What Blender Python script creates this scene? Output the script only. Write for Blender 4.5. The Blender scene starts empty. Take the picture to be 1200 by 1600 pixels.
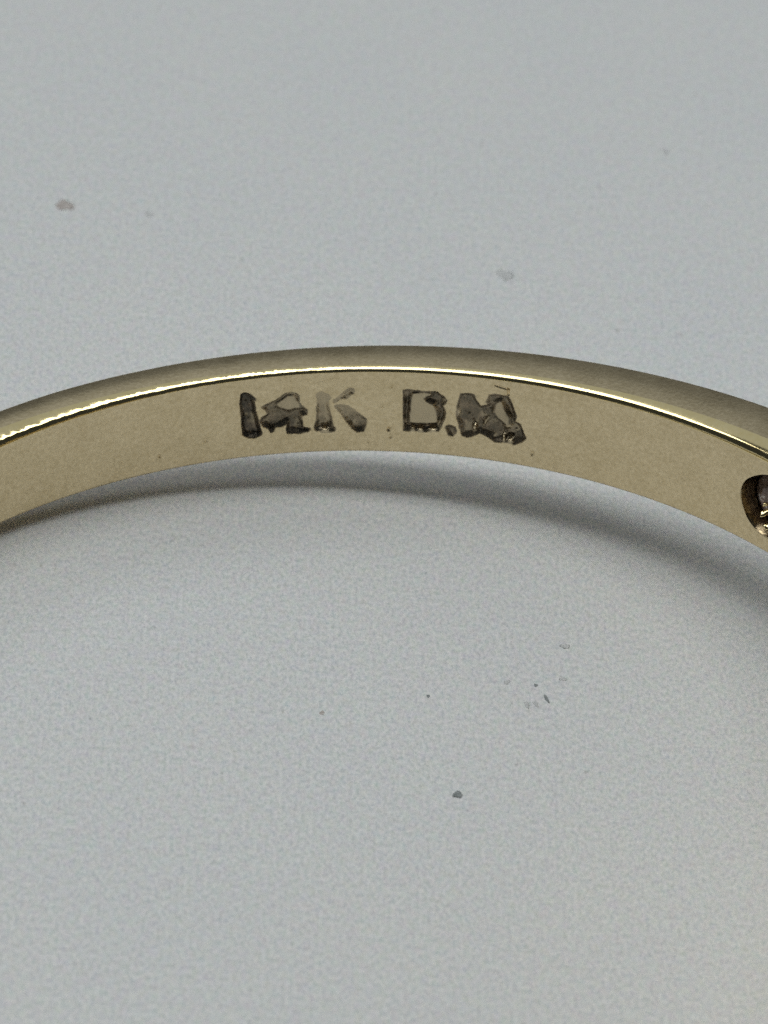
import bpy, bmesh, math, random
import numpy as np
from mathutils import Matrix, Vector

S = 0.001                      # everything below is laid out in millimetres
sc = bpy.context.scene
col = sc.collection

# ------------------------------------------------------------------ ring pose
R = 8.5                        # inner radius of the ring
CAM_E, CAM_D, CAM_K = 0.61079, 70.0, 114.2525      # elevation over the ring's plane, distance, px per mm
CAM_X0, CAM_Y0 = 0.3966, 3.34684
HEAD = 1.75                     # angle of the wide head of the ring, seen from the far point
TILT = math.radians(5.6)       # the head props the ring up, the thin shank lies on the paper
_h = (math.sin(1.84), math.cos(1.84))
LIFT = 1.727
M_TILT = Matrix.Rotation(TILT, 4, Vector((_h[1], -_h[0], 0)))
M_LIFT = Matrix.Translation((0, 0, LIFT))
POSE = M_LIFT @ M_TILT         # ring frame -> world, in mm

# ------------------------------------------------------------------ camera
e = CAM_E
right = Vector((1, 0, 0)); up = Vector((0, math.sin(e), math.cos(e))); back = Vector((0, -math.cos(e), math.sin(e)))
aim = right * CAM_X0 + up * CAM_Y0
cpos = aim + back * CAM_D
cm = Matrix(((right.x, up.x, back.x, cpos.x), (right.y, up.y, back.y, cpos.y), (right.z, up.z, back.z, cpos.z), (0, 0, 0, 1)))
cm = POSE @ cm
cm.translation = cm.translation * S
cam = bpy.data.cameras.new('camera'); cam_o = bpy.data.objects.new('camera', cam); col.objects.link(cam_o)
cam_o.matrix_world = cm
cam.sensor_fit = 'HORIZONTAL'; cam.sensor_width = 36
cam.lens = 36 * CAM_D * CAM_K / 1200
cam.clip_start = 0.005; cam.clip_end = 20
cam.dof.use_dof = True; cam.dof.focus_distance = 0.0750; cam.dof.aperture_fstop = 380
sc.camera = cam_o

# ------------------------------------------------------------------ light
w = bpy.data.worlds.new('World'); sc.world = w; w.use_nodes = True
bg = w.node_tree.nodes['Background']; bg.inputs[0].default_value = (0.80, 0.90, 1.0, 1); bg.inputs[1].default_value = 0.035

def area(name, pos, sx, sy, power, colour, along_x=False):
    l = bpy.data.lights.new(name, 'AREA'); l.shape = 'RECTANGLE'; l.size = sx * S; l.size_y = sy * S
    l.energy = power; l.color = colour
    o = bpy.data.objects.new(name, l); col.objects.link(o)
    p = Vector(pos); t = Vector((0, 6, 0)); z = (p - t).normalized()
    x = Vector((1, 0, 0)) if along_x else Vector((0, 0, 1)).cross(z)
    x = (x - z * x.dot(z)).normalized(); y = z.cross(x)
    m = Matrix((x, y, z)).transposed().to_4x4(); m.translation = p * S; o.matrix_world = m
    return o
def polar(az, el, dist):
    a, t = math.radians(az), math.radians(el)
    return (math.sin(a) * math.cos(t) * dist, 6 + math.cos(a) * math.cos(t) * dist, math.sin(t) * dist)
area('ceiling_lamp', (-60, 6, 420), 640, 115, 1.00, (0.955, 0.985, 0.965), True)
area('rear_fill', polar(0, 57, 700), 1000, 600, 0.72, (0.88, 0.95, 1.0), True)  # large fill lamp added behind the ring, lightens its upper rim
area('left_fill', polar(-72, 34, 900), 300, 220, 0.85, (0.93, 0.97, 1.0))  # unseen fill lamp added at left rear, lightens the band's shadow
area('right_fill', polar(60, 24, 900), 700, 420, 0.70, (0.76, 0.89, 1.0))  # bluish fill lamp added at right rear for the shadow

sc.view_settings.view_transform = 'Standard'; sc.view_settings.look = 'None'
sc.view_settings.exposure = 0; sc.view_settings.gamma = 1; sc.view_settings.use_curve_mapping = False
sc.cycles.use_denoising = False
sc.cycles.caustics_reflective = True; sc.cycles.blur_glossy = 0.8; sc.cycles.sample_clamp_indirect = 2.0
sc.cycles.max_bounces = 8

# ------------------------------------------------------------------ helpers
rng = np.random.default_rng(4)
_tab = rng.random((256, 256))
def vnoise(x, y, seed=0):
    x = np.asarray(x, float) + seed * 17.31; y = np.asarray(y, float) + seed * 9.77
    xi = np.floor(x).astype(int); yi = np.floor(y).astype(int); fx = x - xi; fy = y - yi
    fx = fx * fx * (3 - 2 * fx); fy = fy * fy * (3 - 2 * fy)
    g = lambda a, b: _tab[a % 256, b % 256]
    return (g(xi, yi) * (1 - fx) + g(xi + 1, yi) * fx) * (1 - fy) + (g(xi, yi + 1) * (1 - fx) + g(xi + 1, yi + 1) * fx) * fy
def fbm(x, y, seed=0, oct=3):
    s = 0; a = 0.5; t = 0
    for k in range(oct):
        s = s + a * vnoise(x * 2 ** k, y * 2 ** k, seed + k); t += a; a *= 0.5
    return s / t
def sstep(a, b, x):
    t = np.clip((x - a) / (b - a), 0, 1); return t * t * (3 - 2 * t)

def mat(name):
    m = bpy.data.materials.new(name); m.use_nodes = True
    nt = m.node_tree; return m, nt, nt.nodes['Principled BSDF']
def node(nt, t, **kw):
    n = nt.nodes.new(t)
    for k, v in kw.items():
        if k.startswith('i_'): n.inputs[k[2:].replace('_', ' ')].default_value = v
        else: setattr(n, k, v)
    return n
def noise(nt, vec, scale, detail=3, rough=0.55):
    n = node(nt, 'ShaderNodeTexNoise'); n.inputs['Scale'].default_value = scale
    n.inputs['Detail'].default_value = detail; n.inputs['Roughness'].default_value = rough
    nt.links.new(vec, n.inputs['Vector']); return n
def ramp(nt, fac, stops):
    n = node(nt, 'ShaderNodeValToRGB')
    el = n.color_ramp.elements
    while len(el) < len(stops): el.new(0.5)
    for q, (p, c) in zip(el, stops): q.position = p; q.color = (c[0], c[1], c[2], 1) if not isinstance(c, float) else (c, c, c, 1)
    nt.links.new(fac, n.inputs[0]); return n
def objvec(nt):
    t = node(nt, 'ShaderNodeTexCoord'); return t.outputs['Object']
def bump(nt, bsdf, height, strength, dist):
    b = node(nt, 'ShaderNodeBump'); b.inputs['Strength'].default_value = strength; b.inputs['Distance'].default_value = dist * S
    nt.links.new(height, b.inputs['Height'])
    nt.links.new(b.outputs[0], bsdf.inputs['Normal'])

# gold, satin from wear
def gold(name, c0, c1, r0, r1, bstr):
    m, nt, b = mat(name); v = objvec(nt)
    b.inputs['Metallic'].default_value = 1
    n1 = noise(nt, v, 1 / (0.55 * S), 4); n2 = noise(nt, v, 1 / (0.06 * S), 4, 0.65)
    mx = node(nt, 'ShaderNodeMix'); mx.data_type = 'FLOAT'; mx.inputs[0].default_value = 0.72
    nt.links.new(n1.outputs[0], mx.inputs[2]); nt.links.new(n2.outputs[0], mx.inputs[3])
    nt.links.new(ramp(nt, mx.outputs[0], [(0.35, c0), (0.65, c1)]).outputs[0], b.inputs['Base Color'])
    nt.links.new(ramp(nt, n1.outputs[0], [(0.3, float(r0)), (0.7, float(r1))]).outputs[0], b.inputs['Roughness'])
    if bstr: bump(nt, b, n2.outputs[0], bstr, 0.012)
    return m
G0, G1 = (0.66, 0.53, 0.315), (0.88, 0.73, 0.475)
M_GOLD = gold('satin_gold', G0, G1, 0.31, 0.35, 0.22)
M_EDGE = gold('polished_gold', (0.84, 0.68, 0.34), (0.90, 0.75, 0.42), 0.10, 0.15, 0.05)
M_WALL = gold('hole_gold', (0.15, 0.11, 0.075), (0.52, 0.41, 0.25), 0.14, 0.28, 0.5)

# stamped marks: oxidised gold and polishing compound, recess shade painted into the colour
m, nt, b = mat('oxidised_shaded_gold'); M_STAMP = m; v = objvec(nt)
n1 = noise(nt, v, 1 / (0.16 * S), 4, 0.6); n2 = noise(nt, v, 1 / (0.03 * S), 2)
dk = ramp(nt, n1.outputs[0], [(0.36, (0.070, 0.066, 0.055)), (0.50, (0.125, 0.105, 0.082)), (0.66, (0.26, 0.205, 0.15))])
at = node(nt, 'ShaderNodeAttribute', attribute_name='residue_shade')
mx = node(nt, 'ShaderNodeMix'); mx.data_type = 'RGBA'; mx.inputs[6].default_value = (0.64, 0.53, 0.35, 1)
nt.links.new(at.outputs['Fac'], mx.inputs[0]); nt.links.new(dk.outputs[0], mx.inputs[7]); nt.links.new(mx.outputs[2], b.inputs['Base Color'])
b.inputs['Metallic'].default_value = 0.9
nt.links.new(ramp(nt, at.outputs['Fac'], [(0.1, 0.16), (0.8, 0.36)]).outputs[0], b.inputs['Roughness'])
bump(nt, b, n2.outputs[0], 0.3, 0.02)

# gemstone seen from its back
m, nt, b = mat('grimy_gem'); M_GEM = m; v = objvec(nt)
n1 = noise(nt, v, 1 / (0.12 * S), 3)
nt.links.new(ramp(nt, n1.outputs[0], [(0.4, (0.12, 0.082, 0.066)), (0.60, (0.24, 0.17, 0.14)), (0.68, (0.75, 0.68, 0.62))]).outputs[0], b.inputs['Base Color'])
b.inputs['Roughness'].default_value = 0.35; b.inputs['IOR'].default_value = 1.5

# paper
m, nt, b = mat('white_paper'); M_PAPER = m; v = objvec(nt)
mp = node(nt, 'ShaderNodeMapping'); mp.inputs['Scale'].default_value = (1, 0.6, 1); nt.links.new(v, mp.inputs['Vector']); v = mp.outputs[0]
n1 = noise(nt, v, 1 / (0.055 * S), 4, 0.74); n2 = noise(nt, v, 1 / (2.2 * S), 3, 0.5); n3 = noise(nt, v, 1 / (0.16 * S), 3, 0.6)
c1 = ramp(nt, n1.outputs[0], [(0.34, (0.605, 0.615, 0.615)), (0.5, (0.75, 0.755, 0.752)), (0.66, (0.87, 0.87, 0.865))])
c2 = ramp(nt, n2.outputs[0], [(0.3, (0.975, 0.98, 0.985)), (0.7, (1.0, 0.995, 0.985))])
mm = node(nt, 'ShaderNodeMix'); mm.data_type = 'RGBA'; mm.blend_type = 'MULTIPLY'; mm.inputs[0].default_value = 1
nt.links.new(c1.outputs[0], mm.inputs[6]); nt.links.new(c2.outputs[0], mm.inputs[7])
n4 = noise(nt, v, 1 / (0.11 * S), 2, 0.6)                       # slight tints of the fibres
m4 = node(nt, 'ShaderNodeMix'); m4.data_type = 'RGBA'; m4.blend_type = 'SOFT_LIGHT'; m4.inputs[0].default_value = 0.30
nt.links.new(mm.outputs[2], m4.inputs[6]); nt.links.new(n4.outputs['Color'], m4.inputs[7])
n5 = noise(nt, v, 1 / (0.21 * S), 2, 0.7)                       # sparse flecks
c5 = ramp(nt, n5.outputs[0], [(0.70, (1.0, 1.0, 1.0)), (0.78, (0.72, 0.72, 0.71))])
m5 = node(nt, 'ShaderNodeMix'); m5.data_type = 'RGBA'; m5.blend_type = 'MULTIPLY'; m5.inputs[0].default_value = 1
nt.links.new(m4.outputs[2], m5.inputs[6]); nt.links.new(c5.outputs[0], m5.inputs[7])
nt.links.new(m5.outputs[2], b.inputs['Base Color'])
b.inputs['Roughness'].default_value = 0.75; b.inputs['Specular IOR Level'].default_value = 0.25
bump(nt, b, n3.outputs[0], 0.25, 0.03)

def speck_mat(name, c0, c1):
    m, nt, b = mat(name); v = objvec(nt); n = noise(nt, v, 1 / (0.04 * S), 3)
    nt.links.new(ramp(nt, n.outputs[0], [(0.35, c0), (0.65, c1)]).outputs[0], b.inputs['Base Color'])
    b.inputs['Roughness'].default_value = 0.8; return m
M_SPECK = speck_mat('dust_grey', (0.17, 0.19, 0.19), (0.34, 0.36, 0.36))
M_FAINT = speck_mat('dust_pale', (0.52, 0.53, 0.53), (0.68, 0.68, 0.67))
M_BROWN = speck_mat('dust_brown', (0.40, 0.35, 0.32), (0.62, 0.57, 0.54))

def mesh_obj(name, verts, faces, material, parent=None, smooth=True, normals=None, scale=S, residue_shade=None):
    me = bpy.data.meshes.new(name)
    me.from_pydata((np.asarray(verts) * scale).tolist(), [], [tuple(int(i) for i in f) for f in faces])
    me.materials.append(material)
    if smooth: me.shade_smooth()
    if normals is not None: me.normals_split_custom_set_from_vertices(np.asarray(normals).tolist())
    if residue_shade is not None:
        me.attributes.new('residue_shade', 'FLOAT', 'POINT').data.foreach_set('value', np.asarray(residue_shade, dtype=np.float32))
    me.update()
    o = bpy.data.objects.new(name, me); col.objects.link(o)
    if parent is not None: o.parent = parent
    return o

# ------------------------------------------------------------------ paper sheet
def build_paper():
    n = 60; L = 210
    g = np.linspace(-1, 1, n + 1); g = np.sign(g) * np.abs(g) ** 1.6 * L
    X, Y = np.meshgrid(g, g, indexing='ij')
    Z = 0.012 * (fbm(X / 9 + 50, Y / 9 + 50, 3) - 0.5)
    top = np.stack([X, Y, Z], -1).reshape(-1, 3); bot = top - np.array([0, 0, 0.12])
    idx = np.arange((n + 1) ** 2).reshape(n + 1, n + 1); N = (n + 1) ** 2
    F = [(idx[i, j], idx[i + 1, j], idx[i + 1, j + 1], idx[i, j + 1]) for i in range(n) for j in range(n)]
    F += [tuple(q + N for q in f[::-1]) for f in F]
    ring = list(idx[:, 0]) + list(idx[-1, 1:]) + list(idx[-2::-1, -1]) + list(idx[0, -2:0:-1])
    for a, c in zip(ring, ring[1:] + ring[:1]): F.append((c, a, a + N, c + N))
    o = mesh_obj('paper_sheet', np.concatenate([top, bot]), F, M_PAPER)
    o['kind'] = 'structure'
    return o
build_paper()

# ------------------------------------------------------------------ ring
TY = -0.0067
_c, _s = math.cos(TY), math.sin(TY)
ROT_TY = np.array([[_c, 0, _s], [0, 1, 0], [-_s, 0, _c]])
def to_px(P):                   # where a point of the ring shows in the photograph (used to lay the stamp out on the metal)
    P = P @ ROT_TY.T
    xc = P[..., 0] - CAM_X0; yc = P[..., 1] * math.sin(e) + P[..., 2] * math.cos(e) - CAM_Y0
    d = CAM_D + P[..., 1] * math.cos(e) - P[..., 2] * math.sin(e)
    return 600 + CAM_K * CAM_D * xc / d, 800 - CAM_K * CAM_D * yc / d

def head_blend(ph):             # 0 on the shank, 1 at the head
    d = np.abs((ph - HEAD + math.pi) % (2 * math.pi) - math.pi)
    return sstep(0.85, 0.30, d)
def shank(ph, c, lo, hi, head):
    q = np.clip(ph, lo, hi); base = c[0] + c[1] * q + c[2] * q * q
    hb = head_blend(ph); return base * (1 - hb) + head * hb
def wrapph(ph): return (ph - HEAD) % (2 * math.pi) + HEAD - 2 * math.pi

HOLE_PH, HOLE_V = 0.792, 0.505

# columns: fine where the stamp is, coarse elsewhere
lo, hi = -0.215, 0.325
ph_f = np.linspace(lo, hi, 430)
ph_m1 = np.linspace(-0.85, lo, 130)[:-1]
ph_m2 = np.linspace(hi, 1.05, 150)[1:]
ph_c = np.linspace(1.05, 2 * math.pi - 0.85, 260)[1:-1]
PH = np.concatenate([ph_m1, ph_f, ph_m2, ph_c]); NU = len(PH)
PHW = wrapph(PH)
# rows of the cross-section, in order: inner face (bottom to top), top inner edge, rim, outer edge, outer face, edge, lower rim, lower inner edge
N_IN, N_BV = 118, 22
Wd = shank(PHW, (1.51632, 0.16719, 0.24193), -0.95, 0.9, 4.8)
Th = shank(PHW, (0.66898, 0.20571, 0.32112), -0.5, 0.9, 1.75)
CC = np.clip(shank(PHW, (0.086, -0.005, 0.26), -0.7, 0.85, 0.15), 0.06, 0.25)
CR = 1.10 * CC; CZ = 0.85 * CC
CC_T = np.radians(np.interp(np.linspace(0, 1, N_BV + 1), [0, 0.28, 0.42, 0.92, 1.0], [78, 62, 37, 21, 6]))
_mid = (CC_T[1:] + CC_T[:-1]) / 2
BR = np.cumsum(np.cos(_mid)); BZ = np.cumsum(np.sin(_mid)); BR /= BR[-1]; BZ /= BZ[-1]
CB = 0.05
def col_profile(i):
    w_, t_, cr, cz = Wd[i], Th[i], CR[i], CZ[i]; h = w_ / 2
    rr, zz = [], []
    v = np.linspace(0, 1, N_IN); z = -h + CB + v * (w_ - CB - cz)
    rr.append(np.full(N_IN, R)); zz.append(z)
    rr.append(R + cr * BR); zz.append(h - cz + cz * BZ)
    co = 0.08
    s = np.linspace(0, 1, 8)[1:]; rr.append(R + cr + s * (t_ - cr - co)); zz.append(h + 0.012 * np.sin(s * math.pi))
    a = np.linspace(0, 1, 9)[1:] * math.pi / 2
    rr.append(R + t_ - co + co * np.sin(a)); zz.append(h - co * (1 - np.cos(a)))
    s = np.linspace(0, 1, 12)[1:]; rr.append(R + t_ + 0.22 * np.sin(s * math.pi)); zz.append(h - co - s * (w_ - 2 * co))
    a = np.linspace(0, 1, 9)[1:] * math.pi / 2
    rr.append(R + t_ - co * (1 - np.cos(a))); zz.append(-h + co - co * np.sin(a))
    s = np.linspace(0, 1, 8)[1:]; rr.append(R + t_ - co - s * (t_ - co - CB)); zz.append(np.full(7, -h))
    a = np.linspace(0, 1, 6)[1:-1] * math.pi / 2
    rr.append(R + CB * (1 - np.sin(a))); zz.append(-h + CB * (1 - np.cos(a)))
    return np.concatenate(rr), np.concatenate(zz)
prof = [col_profile(i) for i in range(NU)]
RR = np.stack([p[0] for p in prof]); ZZ = np.stack([p[1] for p in prof]); NS = RR.shape[1]
def surf(r, ph, z): return np.stack([r * np.sin(ph), r * np.cos(ph), z], -1)
PHG = np.repeat(PH[:, None], NS, 1)
U = PHG * R

# --- the stamp, traced as outlines on the inner face; depth in mm
def tr(x0, pts): return np.array([(x0 + x / 4.615, 560 + y / 4.615) for x, y in pts])
A, B = 340, 600
STAMP = [
 ('stamped_digit', 'one', tr(A, [(155,300),(160,262),(185,245),(225,248),(262,268),(292,298),(270,312),(278,360),(300,440),(315,500),(330,545),(300,570),(265,582),(215,575),(172,555),(165,450),(158,370)]), None, 0.085, 0.10),
 ('stamped_digit', 'four', tr(A, [(305,352),(350,325),(410,300),(440,280),(480,250),(530,240),(575,248),(600,275),(603,320),(620,345),(655,370),(650,405),(620,415),(612,425),(625,490),(680,505),(660,530),(580,548),(500,545),(485,520),(495,480),(470,495),(420,500),(410,530),(380,540),(360,510),(320,495),(300,460),(310,430),(350,400),(340,375)]),
   tr(A, [(430,335),(470,305),(510,280),(545,275),(560,300),(590,330),(590,355),(540,355),(490,362),(450,350)]), 0.045, 0.095),
 ('stamped_letter', 'k', tr(A, [(695,260),(740,230),(790,240),(830,285),(812,300),(815,370),(830,420),(840,490),(860,505),(850,525),(810,540),(750,540),(700,520),(690,500),(705,450),(705,380),(710,300)]), None, 0.014, 0.09),
 ('stamped_letter', 'k', tr(A, [(820,300),(860,275),(900,240),(950,205),(990,210),(1000,260),(960,275),(930,300),(890,300),(850,330),(825,325)]), None, 0.03, 0.03),
 ('stamped_letter', 'k', tr(A, [(825,320),(845,330),(900,320),(950,335),(1000,375),(1050,410),(1080,440),(1080,490),(1060,530),(1000,535),(960,510),(920,460),(880,400),(835,355)]), None, 0.025, 0.075),
 ('stamped_letter', 'd', tr(B, [(130,225),(170,218),(260,230),(390,238),(440,275),(462,300),(455,325),(430,345),(455,395),(450,440),(420,490),(400,530),(300,535),(190,530),(130,525)]),
   tr(B, [(200,300),(215,258),(300,252),(330,262),(275,288),(300,318),(350,340),(375,395),(375,455),(330,465),(250,465),(190,460),(195,380)]), 0.075, 0.085),
 ('stamped_dot', 'dot', tr(B, [(430,490),(470,472),(520,490),(535,530),(500,570),(455,555)]), None, 0.06, 0.06),
 ('stamped_letter', 'm', tr(B, [(545,250),(600,245),(655,252),(670,300),(700,340),(740,330),(725,315),(750,260),(800,250),(895,265),(915,300),(945,370),(962,420),(950,455),(985,470),(1010,530),(1030,580),(1000,605),(940,628),(880,615),(790,605),(740,570),(690,545),(650,560),(600,575),(555,560),(535,500),(515,420),(520,340),(530,300)]),
   tr(B, [(812,335),(838,318),(864,380),(898,440),(888,476),(862,455),(825,425),(802,390)]), 0.07, 0.09),
]
def sdist(px, py, poly):        # signed distance, positive inside
    d = np.full(px.shape, 1e9); ins = np.zeros(px.shape, bool)
    n = len(poly)
    for k in range(n):
        ax, ay = poly[k]; bx, by = poly[(k + 1) % n]
        ex, ey = bx - ax, by - ay
        t = np.clip(((px - ax) * ex + (py - ay) * ey) / (ex * ex + ey * ey + 1e-9), 0, 1)
        d = np.minimum(d, np.hypot(px - ax - t * ex, py - ay - t * ey))
        c = ((ay > py) != (by > py)) & (px < ex * (py - ay) / (ey + 1e-12) + ax)
        ins ^= c
    return np.where(ins, d, -d)

base = surf(RR, PHG, ZZ)
PX, PY = to_px(base)
inner = np.zeros((NU, NS), bool); inner[:, :N_IN] = True
fine = inner & (PHG > lo) & (PHG < hi)
resid_shade = np.zeros((NU, NS)); depth = np.zeros((NU, NS)); owner = np.full((NU, NS), -1)
KEYS = ['one', 'four', 'k', 'd', 'dot', 'm']
fx, fy = PX[fine], PY[fine]
wob = 2.2 * (fbm(fx / 9, fy / 9, 5) - 0.5)
RES_SHADE = [(0.95, 1.0), (0.50, 0.95), (0.10, 0.80), (0.40, 0.3), (0.28, 0.85), (0.85, 0.78), (0.80, 0.85), (0.76, 0.88)]      # polishing compound plus painted shade of each stroke, top and bottom
for (nm, key, poly, hole, d0, d1), (e0, e1) in zip(STAMP, RES_SHADE):
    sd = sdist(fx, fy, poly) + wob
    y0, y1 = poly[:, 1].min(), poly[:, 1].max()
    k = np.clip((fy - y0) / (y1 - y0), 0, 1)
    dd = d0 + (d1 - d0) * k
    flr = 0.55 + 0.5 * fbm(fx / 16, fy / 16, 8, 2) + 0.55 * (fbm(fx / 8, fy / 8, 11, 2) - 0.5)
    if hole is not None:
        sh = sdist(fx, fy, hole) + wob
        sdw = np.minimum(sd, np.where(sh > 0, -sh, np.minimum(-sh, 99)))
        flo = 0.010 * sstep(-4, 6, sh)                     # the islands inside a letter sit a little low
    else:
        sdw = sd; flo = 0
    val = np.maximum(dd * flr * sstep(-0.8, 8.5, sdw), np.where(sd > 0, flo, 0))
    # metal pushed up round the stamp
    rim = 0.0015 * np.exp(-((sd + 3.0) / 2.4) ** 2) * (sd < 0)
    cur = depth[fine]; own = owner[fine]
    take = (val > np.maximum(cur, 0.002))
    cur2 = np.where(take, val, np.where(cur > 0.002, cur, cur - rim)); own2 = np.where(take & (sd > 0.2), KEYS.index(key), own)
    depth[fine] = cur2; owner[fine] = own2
    dirt_shade = (e0 + (e1 - e0) * k) * sstep(-1.5, 2.0, sdw + 2.5 * (fbm(fx / 6, fy / 6, 61, 2) - 0.5)) * (1 - 0.35 * sstep(0.60, 0.78, fbm(fx / 11, fy / 11, 57, 2)))
    if hole is not None: dirt_shade = np.maximum(dirt_shade, {'m': 0.30, 'four': 0.22, 'd': 0.14}[key] * (sd > 0) * (0.6 + 0.8 * fbm(fx / 9, fy / 9, 71, 2)))
    resid_shade[fine] = np.maximum(resid_shade[fine], dirt_shade)
# facets catching light: the strokes are painted paler and raised there
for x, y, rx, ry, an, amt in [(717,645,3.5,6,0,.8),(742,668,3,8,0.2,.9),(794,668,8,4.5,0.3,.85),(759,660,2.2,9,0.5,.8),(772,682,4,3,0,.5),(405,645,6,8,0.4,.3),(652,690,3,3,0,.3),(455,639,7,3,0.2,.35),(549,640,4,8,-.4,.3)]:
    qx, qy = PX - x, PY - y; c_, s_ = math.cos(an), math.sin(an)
    g = amt * np.exp(-((qx * c_ + qy * s_) / rx) ** 2 - ((-qx * s_ + qy * c_) / ry) ** 2); resid_shade *= 1 - np.clip(g * (0.7 + 0.6 * fbm(PX / 5, PY / 5, 83, 2)), 0, 1); depth *= 1 - 0.65 * g
# ledges shaped and coloured gold to glint at the foot of some strokes
for x, y, rx, ry, hgt in [(508,673,6,2.4,.06),(645,671,3,2,.045),(657,672.5,4,2,.05),(676,673,5,2.2,.05),(787,685,2.6,4.2,.06),(797,689,4,2.6,.05),(741,668,2.6,4,.045)]:
    g = np.exp(-(((PX - x) / rx) ** 2 + ((PY - y) / ry) ** 2)); g[~inner] = 0
    depth += 0.035 * np.exp(-(((PX - x) / rx) ** 2 + ((PY - y + 5) / 3.5) ** 2)) * inner
    depth -= np.minimum(hgt * 1.6 * g, np.maximum(depth, 0) * 0.9 * (g > 0.02)); resid_shade *= 1 - np.clip(1.6 * g, 0, 1)
# pits, dents and scratches of wear
PITS = [(607,671,3.2,.03),(610,682,3.6,.02),(831,709,3.4,.025),(536,700,4,.012),(322,688,3.5,.02),(250,713,2.2,.022),(866,729,2.4,.014),(897,735,2,.012),
        (745,618,2.5,.012),(598,635,2.5,.012),(612,604,2,.012),(470,612,3,.008),(905,650,5,.006),(1010,640,3,.01),(985,705,3,.008),(210,730,3,.01),(120,700,3,.01),(60,760,4,.008),(700,700,3,.008),(440,705,3,.008),(575,690,2.2,.012),(1075,700,3,.012)]
for x, y, r, d in PITS:
    g = d * np.exp(-(((PX - x) ** 2 + (PY - y) ** 2) / (r * r))); g[~inner] = 0; depth += g
SCR = [(773,602,795,609,1.1,.015),(794,608,794,618,1.4,.03),(975,662,1020,687,1.5,.006),(955,668,985,650,2,.006),(490,598,520,590,1.5,.006)]
for ax, ay, bx, by, r, d in SCR:
    t = np.clip(((PX - ax) * (bx - ax) + (PY - ay) * (by - ay)) / ((bx - ax) ** 2 + (by - ay) ** 2), 0, 1)
    q = np.hypot(PX - ax - t * (bx - ax), PY - ay - t * (by - ay)); g = d * np.exp(-(q / r) ** 2); g[~inner] = 0; depth += g
wave = 0.010 * (fbm(U / 0.9 + 40, ZZ / 0.9 + 40, 21, 2) - 0.5) * inner
Vn = np.zeros((NU, NS)); Vn[:, :N_IN] = np.linspace(0, 1, N_IN)[None]
wave *= sstep(0, 0.08, Vn) * sstep(1, 0.92, Vn)
RR2 = RR + depth + wave
ZZ2 = ZZ.copy()
# nicks along the polished edge, most of them on the left
bv = np.zeros(NS, bool); bv[N_IN:N_IN + N_BV] = True
ss = np.zeros(NS); ss[N_IN - 1:N_IN + N_BV] = np.sin(np.linspace(0, 1, N_BV + 1) * math.pi)
leftness = (0.12 + 0.88 * sstep(0.02, -0.1, wrapph(PHG)))
nick = (vnoise(U / 0.035, ZZ / 0.05 + 30, 31) - 0.5) * 0.006 + (fbm(U / 0.12, ZZ / 0.2 + 30, 33, 2) - 0.5) * 0.008
ZZ2 += nick * ss[None] * leftness
P = surf(RR2, PHG, ZZ2)
# normals of the whole tube
def wrapdiff(A_, ax): return np.roll(A_, -1, ax) - np.roll(A_, 1, ax)
Nn = np.cross(wrapdiff(P, 1), wrapdiff(P, 0)); Nn /= np.linalg.norm(Nn, axis=-1, keepdims=True) + 1e-12
cen = surf(np.full((NU, NS), R) + Th[:, None] / 2, PHG, np.zeros((NU, NS)))
if (Nn * (P - cen)).sum(-1).mean() < 0: Nn = -Nn
P = P @ ROT_TY.T; Nn = Nn @ ROT_TY.T

root = bpy.data.objects.new('gold_ring', None); col.objects.link(root)
root.empty_display_size = 0.002
mw = POSE.copy(); mw.translation = mw.translation * S; root.matrix_world = mw
root['label'] = 'thin yellow gold ring lying on white paper, stamped 14K D.M inside the band'
root['category'] = 'ring'

# the block of cells that gives way to the round seat of the stone
hi_c = int(np.argmin(np.abs(PH - HOLE_PH))); HB = 0
du = (PH[hi_c + 1] - PH[hi_c]) * R
wz = Wd[hi_c] - CB - CZ[hi_c]; dz = wz / (N_IN - 1)
HR = 0.56
nu_b = int(math.ceil((HR + 0.06) / du)); vj = int(round(HOLE_V * (N_IN - 1))); nv_b = int(math.ceil((HR + 0.04) / dz))
nv_b = min(nv_b, vj - 2, N_IN - 3 - vj)
i0, i1, j0, j1 = hi_c - nu_b, hi_c + nu_b, vj - nv_b, vj + nv_b

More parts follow.
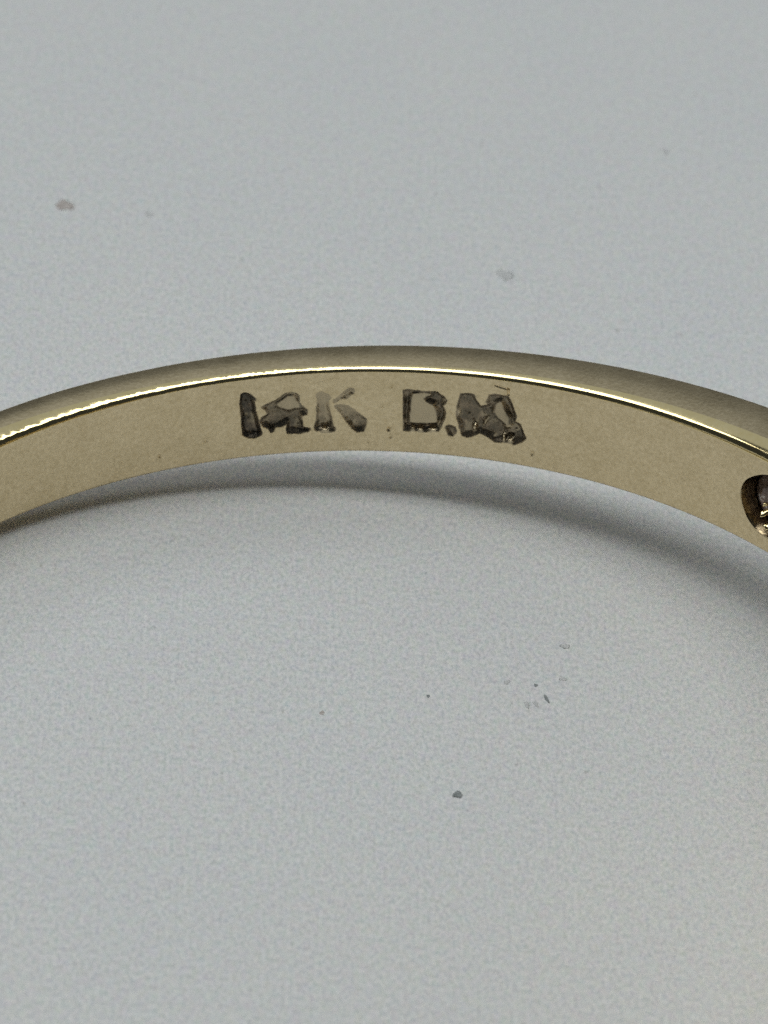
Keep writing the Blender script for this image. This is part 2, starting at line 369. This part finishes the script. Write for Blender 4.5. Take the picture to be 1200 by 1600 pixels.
faces = {'band': [], 'edge': []}
for k in KEYS: faces[k] = []
for i in range(NU):
    i2 = (i + 1) % NU
    for j in range(NS):
        j2 = (j + 1) % NS
        if i0 <= i < i1 and j0 <= j < j1: continue
        f = (i * NS + j, i * NS + j2, i2 * NS + j2, i2 * NS + j)
        if N_IN - 1 <= j < N_IN - 1 + N_BV: faces['edge'].append(f)
        else:
            o4 = (owner[i, j], owner[i, j2], owner[i2, j2], owner[i2, j]) if j2 < N_IN else (-1,)
            mxo = max(o4)
            faces[KEYS[mxo] if (mxo >= 0 and sum(q >= 0 for q in o4) >= 3) else 'band'].append(f)
VP = P.reshape(-1, 3); VN = Nn.reshape(-1, 3); VR = resid_shade.reshape(-1)
def sub(name, fl, material, parent, extraV=None, extraN=None, extraF=None):
    fl = np.asarray(fl); u, inv = np.unique(fl, return_inverse=True); F = inv.reshape(fl.shape).tolist()
    V = VP[u]; N_ = VN[u]
    if extraF is not None:
        m_ = {int(g): k for k, g in enumerate(u)}
        n0 = len(V); V = np.concatenate([V, extraV]); N_ = np.concatenate([N_, extraN])
        F += [tuple((m_[-q - 1] if q < 0 else n0 + q) for q in f) for f in extraF]
    # orient the faces along the normals
    V_ = np.asarray(V); out = []
    for f in F:
        a, b_, c = V_[f[0]], V_[f[1]], V_[f[2]]
        out.append(f if np.dot(np.cross(b_ - a, c - a), N_[f[0]]) >= 0 else tuple(f[::-1]))
    return mesh_obj(name, V, out, material, parent, True, N_, residue_shade=(VR[u] if material is M_STAMP else None))

# collar of faces from the square block of cells to the round hole
loop = [(i, j0) for i in range(i0, i1)] + [(i1, j) for j in range(j0, j1)] + [(i, j1) for i in range(i1, i0, -1)] + [(i0, j) for j in range(j1, j0, -1)]
uc, zc = PH[hi_c] * R, ZZ[hi_c, vj]
ang = [math.atan2(ZZ[i, j] - zc, PH[i] * R - uc) for i, j in loop]
K = 5; exV, exN, exF = [], [], []
def hole_rad(a): return HR * (1 + 0.03 * math.sin(2 * a + 0.6) + 0.02 * math.sin(5 * a))
nl = len(loop)
for k in range(1, K + 1):
    t = k / K
    for (i, j), a in zip(loop, ang):
        u_ = PH[i] * R * (1 - t) + (uc + hole_rad(a) * math.cos(a)) * t
        z_ = ZZ[i, j] * (1 - t) + (zc + hole_rad(a) * math.sin(a)) * t
        r_ = R + (0.012 if k == K else 0)
        exV.append(surf(np.array(r_), np.array(u_ / R), np.array(z_)) @ ROT_TY.T)
        exN.append(np.array([-math.sin(u_ / R), -math.cos(u_ / R), 0]) @ ROT_TY.T)
for q in range(nl):
    q2 = (q + 1) % nl
    g1, g2 = loop[q][0] * NS + loop[q][1], loop[q2][0] * NS + loop[q2][1]
    exF.append((-g1 - 1, -g2 - 1, q2, q))
    for k in range(K - 1): exF.append((k * nl + q, k * nl + q2, (k + 1) * nl + q2, (k + 1) * nl + q))
band = sub('band', faces['band'], M_GOLD, root, np.array(exV), np.array(exN), exF)
edge = sub('polished_edge', faces['edge'], M_EDGE, root); edge['label'] = 'bright polished inner edge of the band'
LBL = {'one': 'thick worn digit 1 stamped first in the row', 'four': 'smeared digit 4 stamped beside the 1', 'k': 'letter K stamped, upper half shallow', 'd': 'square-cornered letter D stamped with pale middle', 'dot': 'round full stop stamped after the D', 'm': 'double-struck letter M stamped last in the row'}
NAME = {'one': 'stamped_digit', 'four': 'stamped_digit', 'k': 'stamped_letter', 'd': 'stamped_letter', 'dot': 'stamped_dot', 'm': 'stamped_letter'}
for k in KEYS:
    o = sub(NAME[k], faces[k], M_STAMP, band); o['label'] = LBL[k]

# the wall of the hole and the back of the stone in it
def hole_point(u_, z_, r_): return surf(np.array(r_), np.array(u_ / R), np.array(z_)) @ ROT_TY.T
wallV, wallF = [], []
prof_h = [(0.0, 1.0), (0.02, 0.985), (0.06, 0.95), (0.13, 0.90), (0.22, 0.87), (0.34, 0.85), (0.48, 0.84), (0.62, 0.84), (0.80, 0.84)]
nw = 96
for k, (d_, s_) in enumerate(prof_h):
    for q in range(nw):
        a = 2 * math.pi * q / nw
        bumpy = 0 if k == 0 else 0.05 * (float(fbm(np.array(q / nw * 14.0), np.array(k * 0.9), 44, 3)) - 0.5)
        rad = hole_rad(a) * (s_ + bumpy)
        wallV.append(hole_point(uc + rad * math.cos(a), zc + rad * math.sin(a), R + 0.012 + d_))
for k in range(len(prof_h) - 1):
    for q in range(nw):
        q2 = (q + 1) % nw; wallF.append((k * nw + q, (k + 1) * nw + q, (k + 1) * nw + q2, k * nw + q2))
wall = mesh_obj('stone_seat', np.array(wallV), wallF, M_WALL, root)
wall['label'] = 'open hole behind the stone, rough gold wall'
gv, gf = [], []
def gem_ring(rad, d_, n, off): 
    s0 = len(gv)
    for q in range(n):
        a = 2 * math.pi * (q + off) / n; gv.append(hole_point(uc + rad * math.cos(a), zc + rad * math.sin(a), R + d_))
    return list(range(s0, s0 + n))
gv.append(hole_point(uc + 0.03, zc + 0.04, R + 0.06))
a1 = gem_ring(0.31, 0.13, 8, 0.25); a2 = gem_ring(0.47, 0.26, 16, 0.0); a3 = gem_ring(0.475, 0.66, 16, 0.0); a4 = gem_ring(0.27, 0.82, 8, 0.0)
for q in range(8):
    q2 = (q + 1) % 8
    gf.append((0, a1[q2], a1[q]))
    gf.append((a1[q], a2[(2 * q + 1) % 16], a2[2 * q])); gf.append((a1[q], a1[q2], a2[(2 * q + 2) % 16], a2[(2 * q + 1) % 16]))
    gf.append((a4[q], a3[2 * q], a3[(2 * q + 1) % 16])); gf.append((a4[q], a3[(2 * q + 1) % 16], a3[(2 * q + 2) % 16], a4[q2]))
for q in range(16): gf.append((a2[q], a2[(q + 1) % 16], a3[(q + 1) % 16], a3[q]))
gf.append(tuple(a4))
gem = mesh_obj('gemstone', np.array(gv), gf, M_GEM, root, smooth=False)
bmx = bmesh.new(); bmx.from_mesh(gem.data); bmesh.ops.recalc_face_normals(bmx, faces=bmx.faces); bmx.to_mesh(gem.data); bmx.free()
gem['label'] = 'dark faceted back of the set stone'

def bead(du_, dz_, dep, a, b_, rz, seed):  # gold lumps added in the hole, tilted to make its glints
    r = random.Random(seed); bm_ = bmesh.new(); bmesh.ops.create_icosphere(bm_, subdivisions=3, radius=1)
    nrm = Vector((-0.28, -0.38, 0.88)).normalized(); tx = Vector((1, 0, 0.35)); tx = (tx - nrm * tx.dot(nrm)).normalized(); ty = nrm.cross(tx)
    c = Vector(hole_point(uc + du_, zc + dz_, R + dep)); co, si = math.cos(rz), math.sin(rz)
    for v in bm_.verts:
        k = 1 + 0.16 * math.sin(3 * math.atan2(v.co.y, v.co.x) + seed) + r.uniform(-0.03, 0.03)
        x, y = v.co.x * a * k, v.co.y * b_ * k
        v.co = (c + tx * (x * co - y * si) + ty * (x * si + y * co) + nrm * (v.co.z * 0.03)) * S
    me = bpy.data.meshes.new('glint_bead'); bm_.to_mesh(me); bm_.free(); me.materials.append(M_EDGE); me.shade_smooth()
    o = bpy.data.objects.new('glint_bead', me); col.objects.link(o); o.parent = root
bead(0.02, -0.30, 0.05, 0.17, 0.060, 0.1, 1)
bead(-0.13, -0.16, 0.06, 0.11, 0.055, 0.2, 2)
bead(-0.16, -0.04, 0.07, 0.04, 0.030, 0.0, 3)
bead(0.20, -0.33, 0.05, 0.12, 0.055, -0.2, 4)

# ------------------------------------------------------------------ dust on the paper
bpy.context.view_layer.update()
CW = cm.copy(); CW.translation = CW.translation / S
def on_paper(px, py):
    dirc = CW.to_3x3() @ Vector(((px - 600) / (CAM_K * CAM_D), (800 - py) / (CAM_K * CAM_D), -1))
    o = CW.translation; t = -o.z / dirc.z; return o + dirc * t
def speck(label, px, py, wpx, dpx, rot, material, seed, tall=0.5):
    tall *= 0.45
    c = on_paper(px, py); a = wpx / CAM_K / 2; b_ = dpx / CAM_K / 2 / math.sin(CAM_E)
    r = random.Random(seed); bmx = bmesh.new()
    bmesh.ops.create_icosphere(bmx, subdivisions=3, radius=1)
    for v in bmx.verts:
        t_ = math.atan2(v.co.y, v.co.x)
        k = 1 + r.uniform(-0.10, 0.10) + 0.10 * math.sin(2 * t_ + 1.7 * seed) + 0.13 * math.sin(3 * t_ + seed) + 0.10 * math.sin(5 * t_ + 2.3 * seed)
        v.co = Vector((v.co.x * a * k, v.co.y * b_ * k, max(v.co.z, -0.5) * min(a, b_) * tall * k)) * S
    me = bpy.data.meshes.new('dust_speck'); bmx.to_mesh(me); bmx.free(); me.materials.append(material); me.shade_smooth()
    o = bpy.data.objects.new('dust_speck', me); col.objects.link(o)
    o.location = (c.x * S, c.y * S, (min(a, b_) * tall * 0.3 + 0.002) * S); o.rotation_euler = (0, 0, rot)
    o['label'] = label; o['category'] = 'dust speck'; o['group'] = 'dust specks on the paper'
speck('blurred brown speck on the paper at upper left, above the ring', 101, 321, 31, 20, -0.5, M_BROWN, 1, 0.15)
speck('pale grey speck just right of the brown one at upper left', 233, 335, 14, 9, 0.2, M_FAINT, 2, 0.15)
speck('dark oval speck below the ring, the darkest on the paper', 715, 1242, 17, 9, -0.1, M_SPECK, 3, 0.4)
speck('small dark grey speck topmost of the loose cluster at right below the ring', 883, 1010, 15, 8, -0.4, M_FAINT, 4, 0.3)
speck('thin upright grey speck at the right of the small cluster below the ring', 854, 1092, 5, 14, 0.3, M_SPECK, 5, 0.3)
speck('grey speck in the middle of the small cluster below the ring', 837, 1100, 8, 9, 0.3, M_FAINT, 6, 0.3)
speck('grey speck at the left of the small cluster below the ring', 823, 1101, 8, 10, 0.3, M_FAINT, 7, 0.3)
speck('tiny dark speck just above the small cluster below the ring', 837, 1071, 6, 5, 0.3, M_SPECK, 8, 0.3)
speck('faint blue-grey speck above and right of the small cluster', 879, 1061, 12, 6, 0.1, M_FAINT, 9, 0.2)
speck('faint speck left of the cluster, level with the one above it', 792, 1066, 9, 7, -0.6, M_FAINT, 10, 0.2)
speck('tiny reddish grey speck alone at lower left of centre', 503, 1114, 8, 6, 0, M_BROWN, 11, 0.3)
speck('tiny dark speck between the lone speck and the cluster', 669, 1088, 5, 5, 0, M_SPECK, 12, 0.3)
speck('faint grey smudge of dust above the right half of the ring', 790, 430, 30, 18, 0.2, M_FAINT, 13, 0.08)
speck('small faint speck at upper right of the paper', 1040, 237, 12, 10, 0.5, M_FAINT, 14, 0.12)

zmin = min((root.matrix_world @ v.co).z for v in band.data.vertices) / S
print('RING zmin mm', zmin)
Pw = np.array(POSE)[:3, :3] @ P[:, 0, :].T
for q in (-1.2, -0.9, -0.65, -0.3, 0, 0.3, 0.6, 0.8, 2.1, 2.6, 3.2, 4.0, 5.0):
    k = int(np.argmin(np.abs(PH - q))); print('phi', round(float(PH[k]), 2), 'gap', round(float(Pw[2, k] - CB + LIFT), 3), 'w', round(float(Wd[k]), 2))
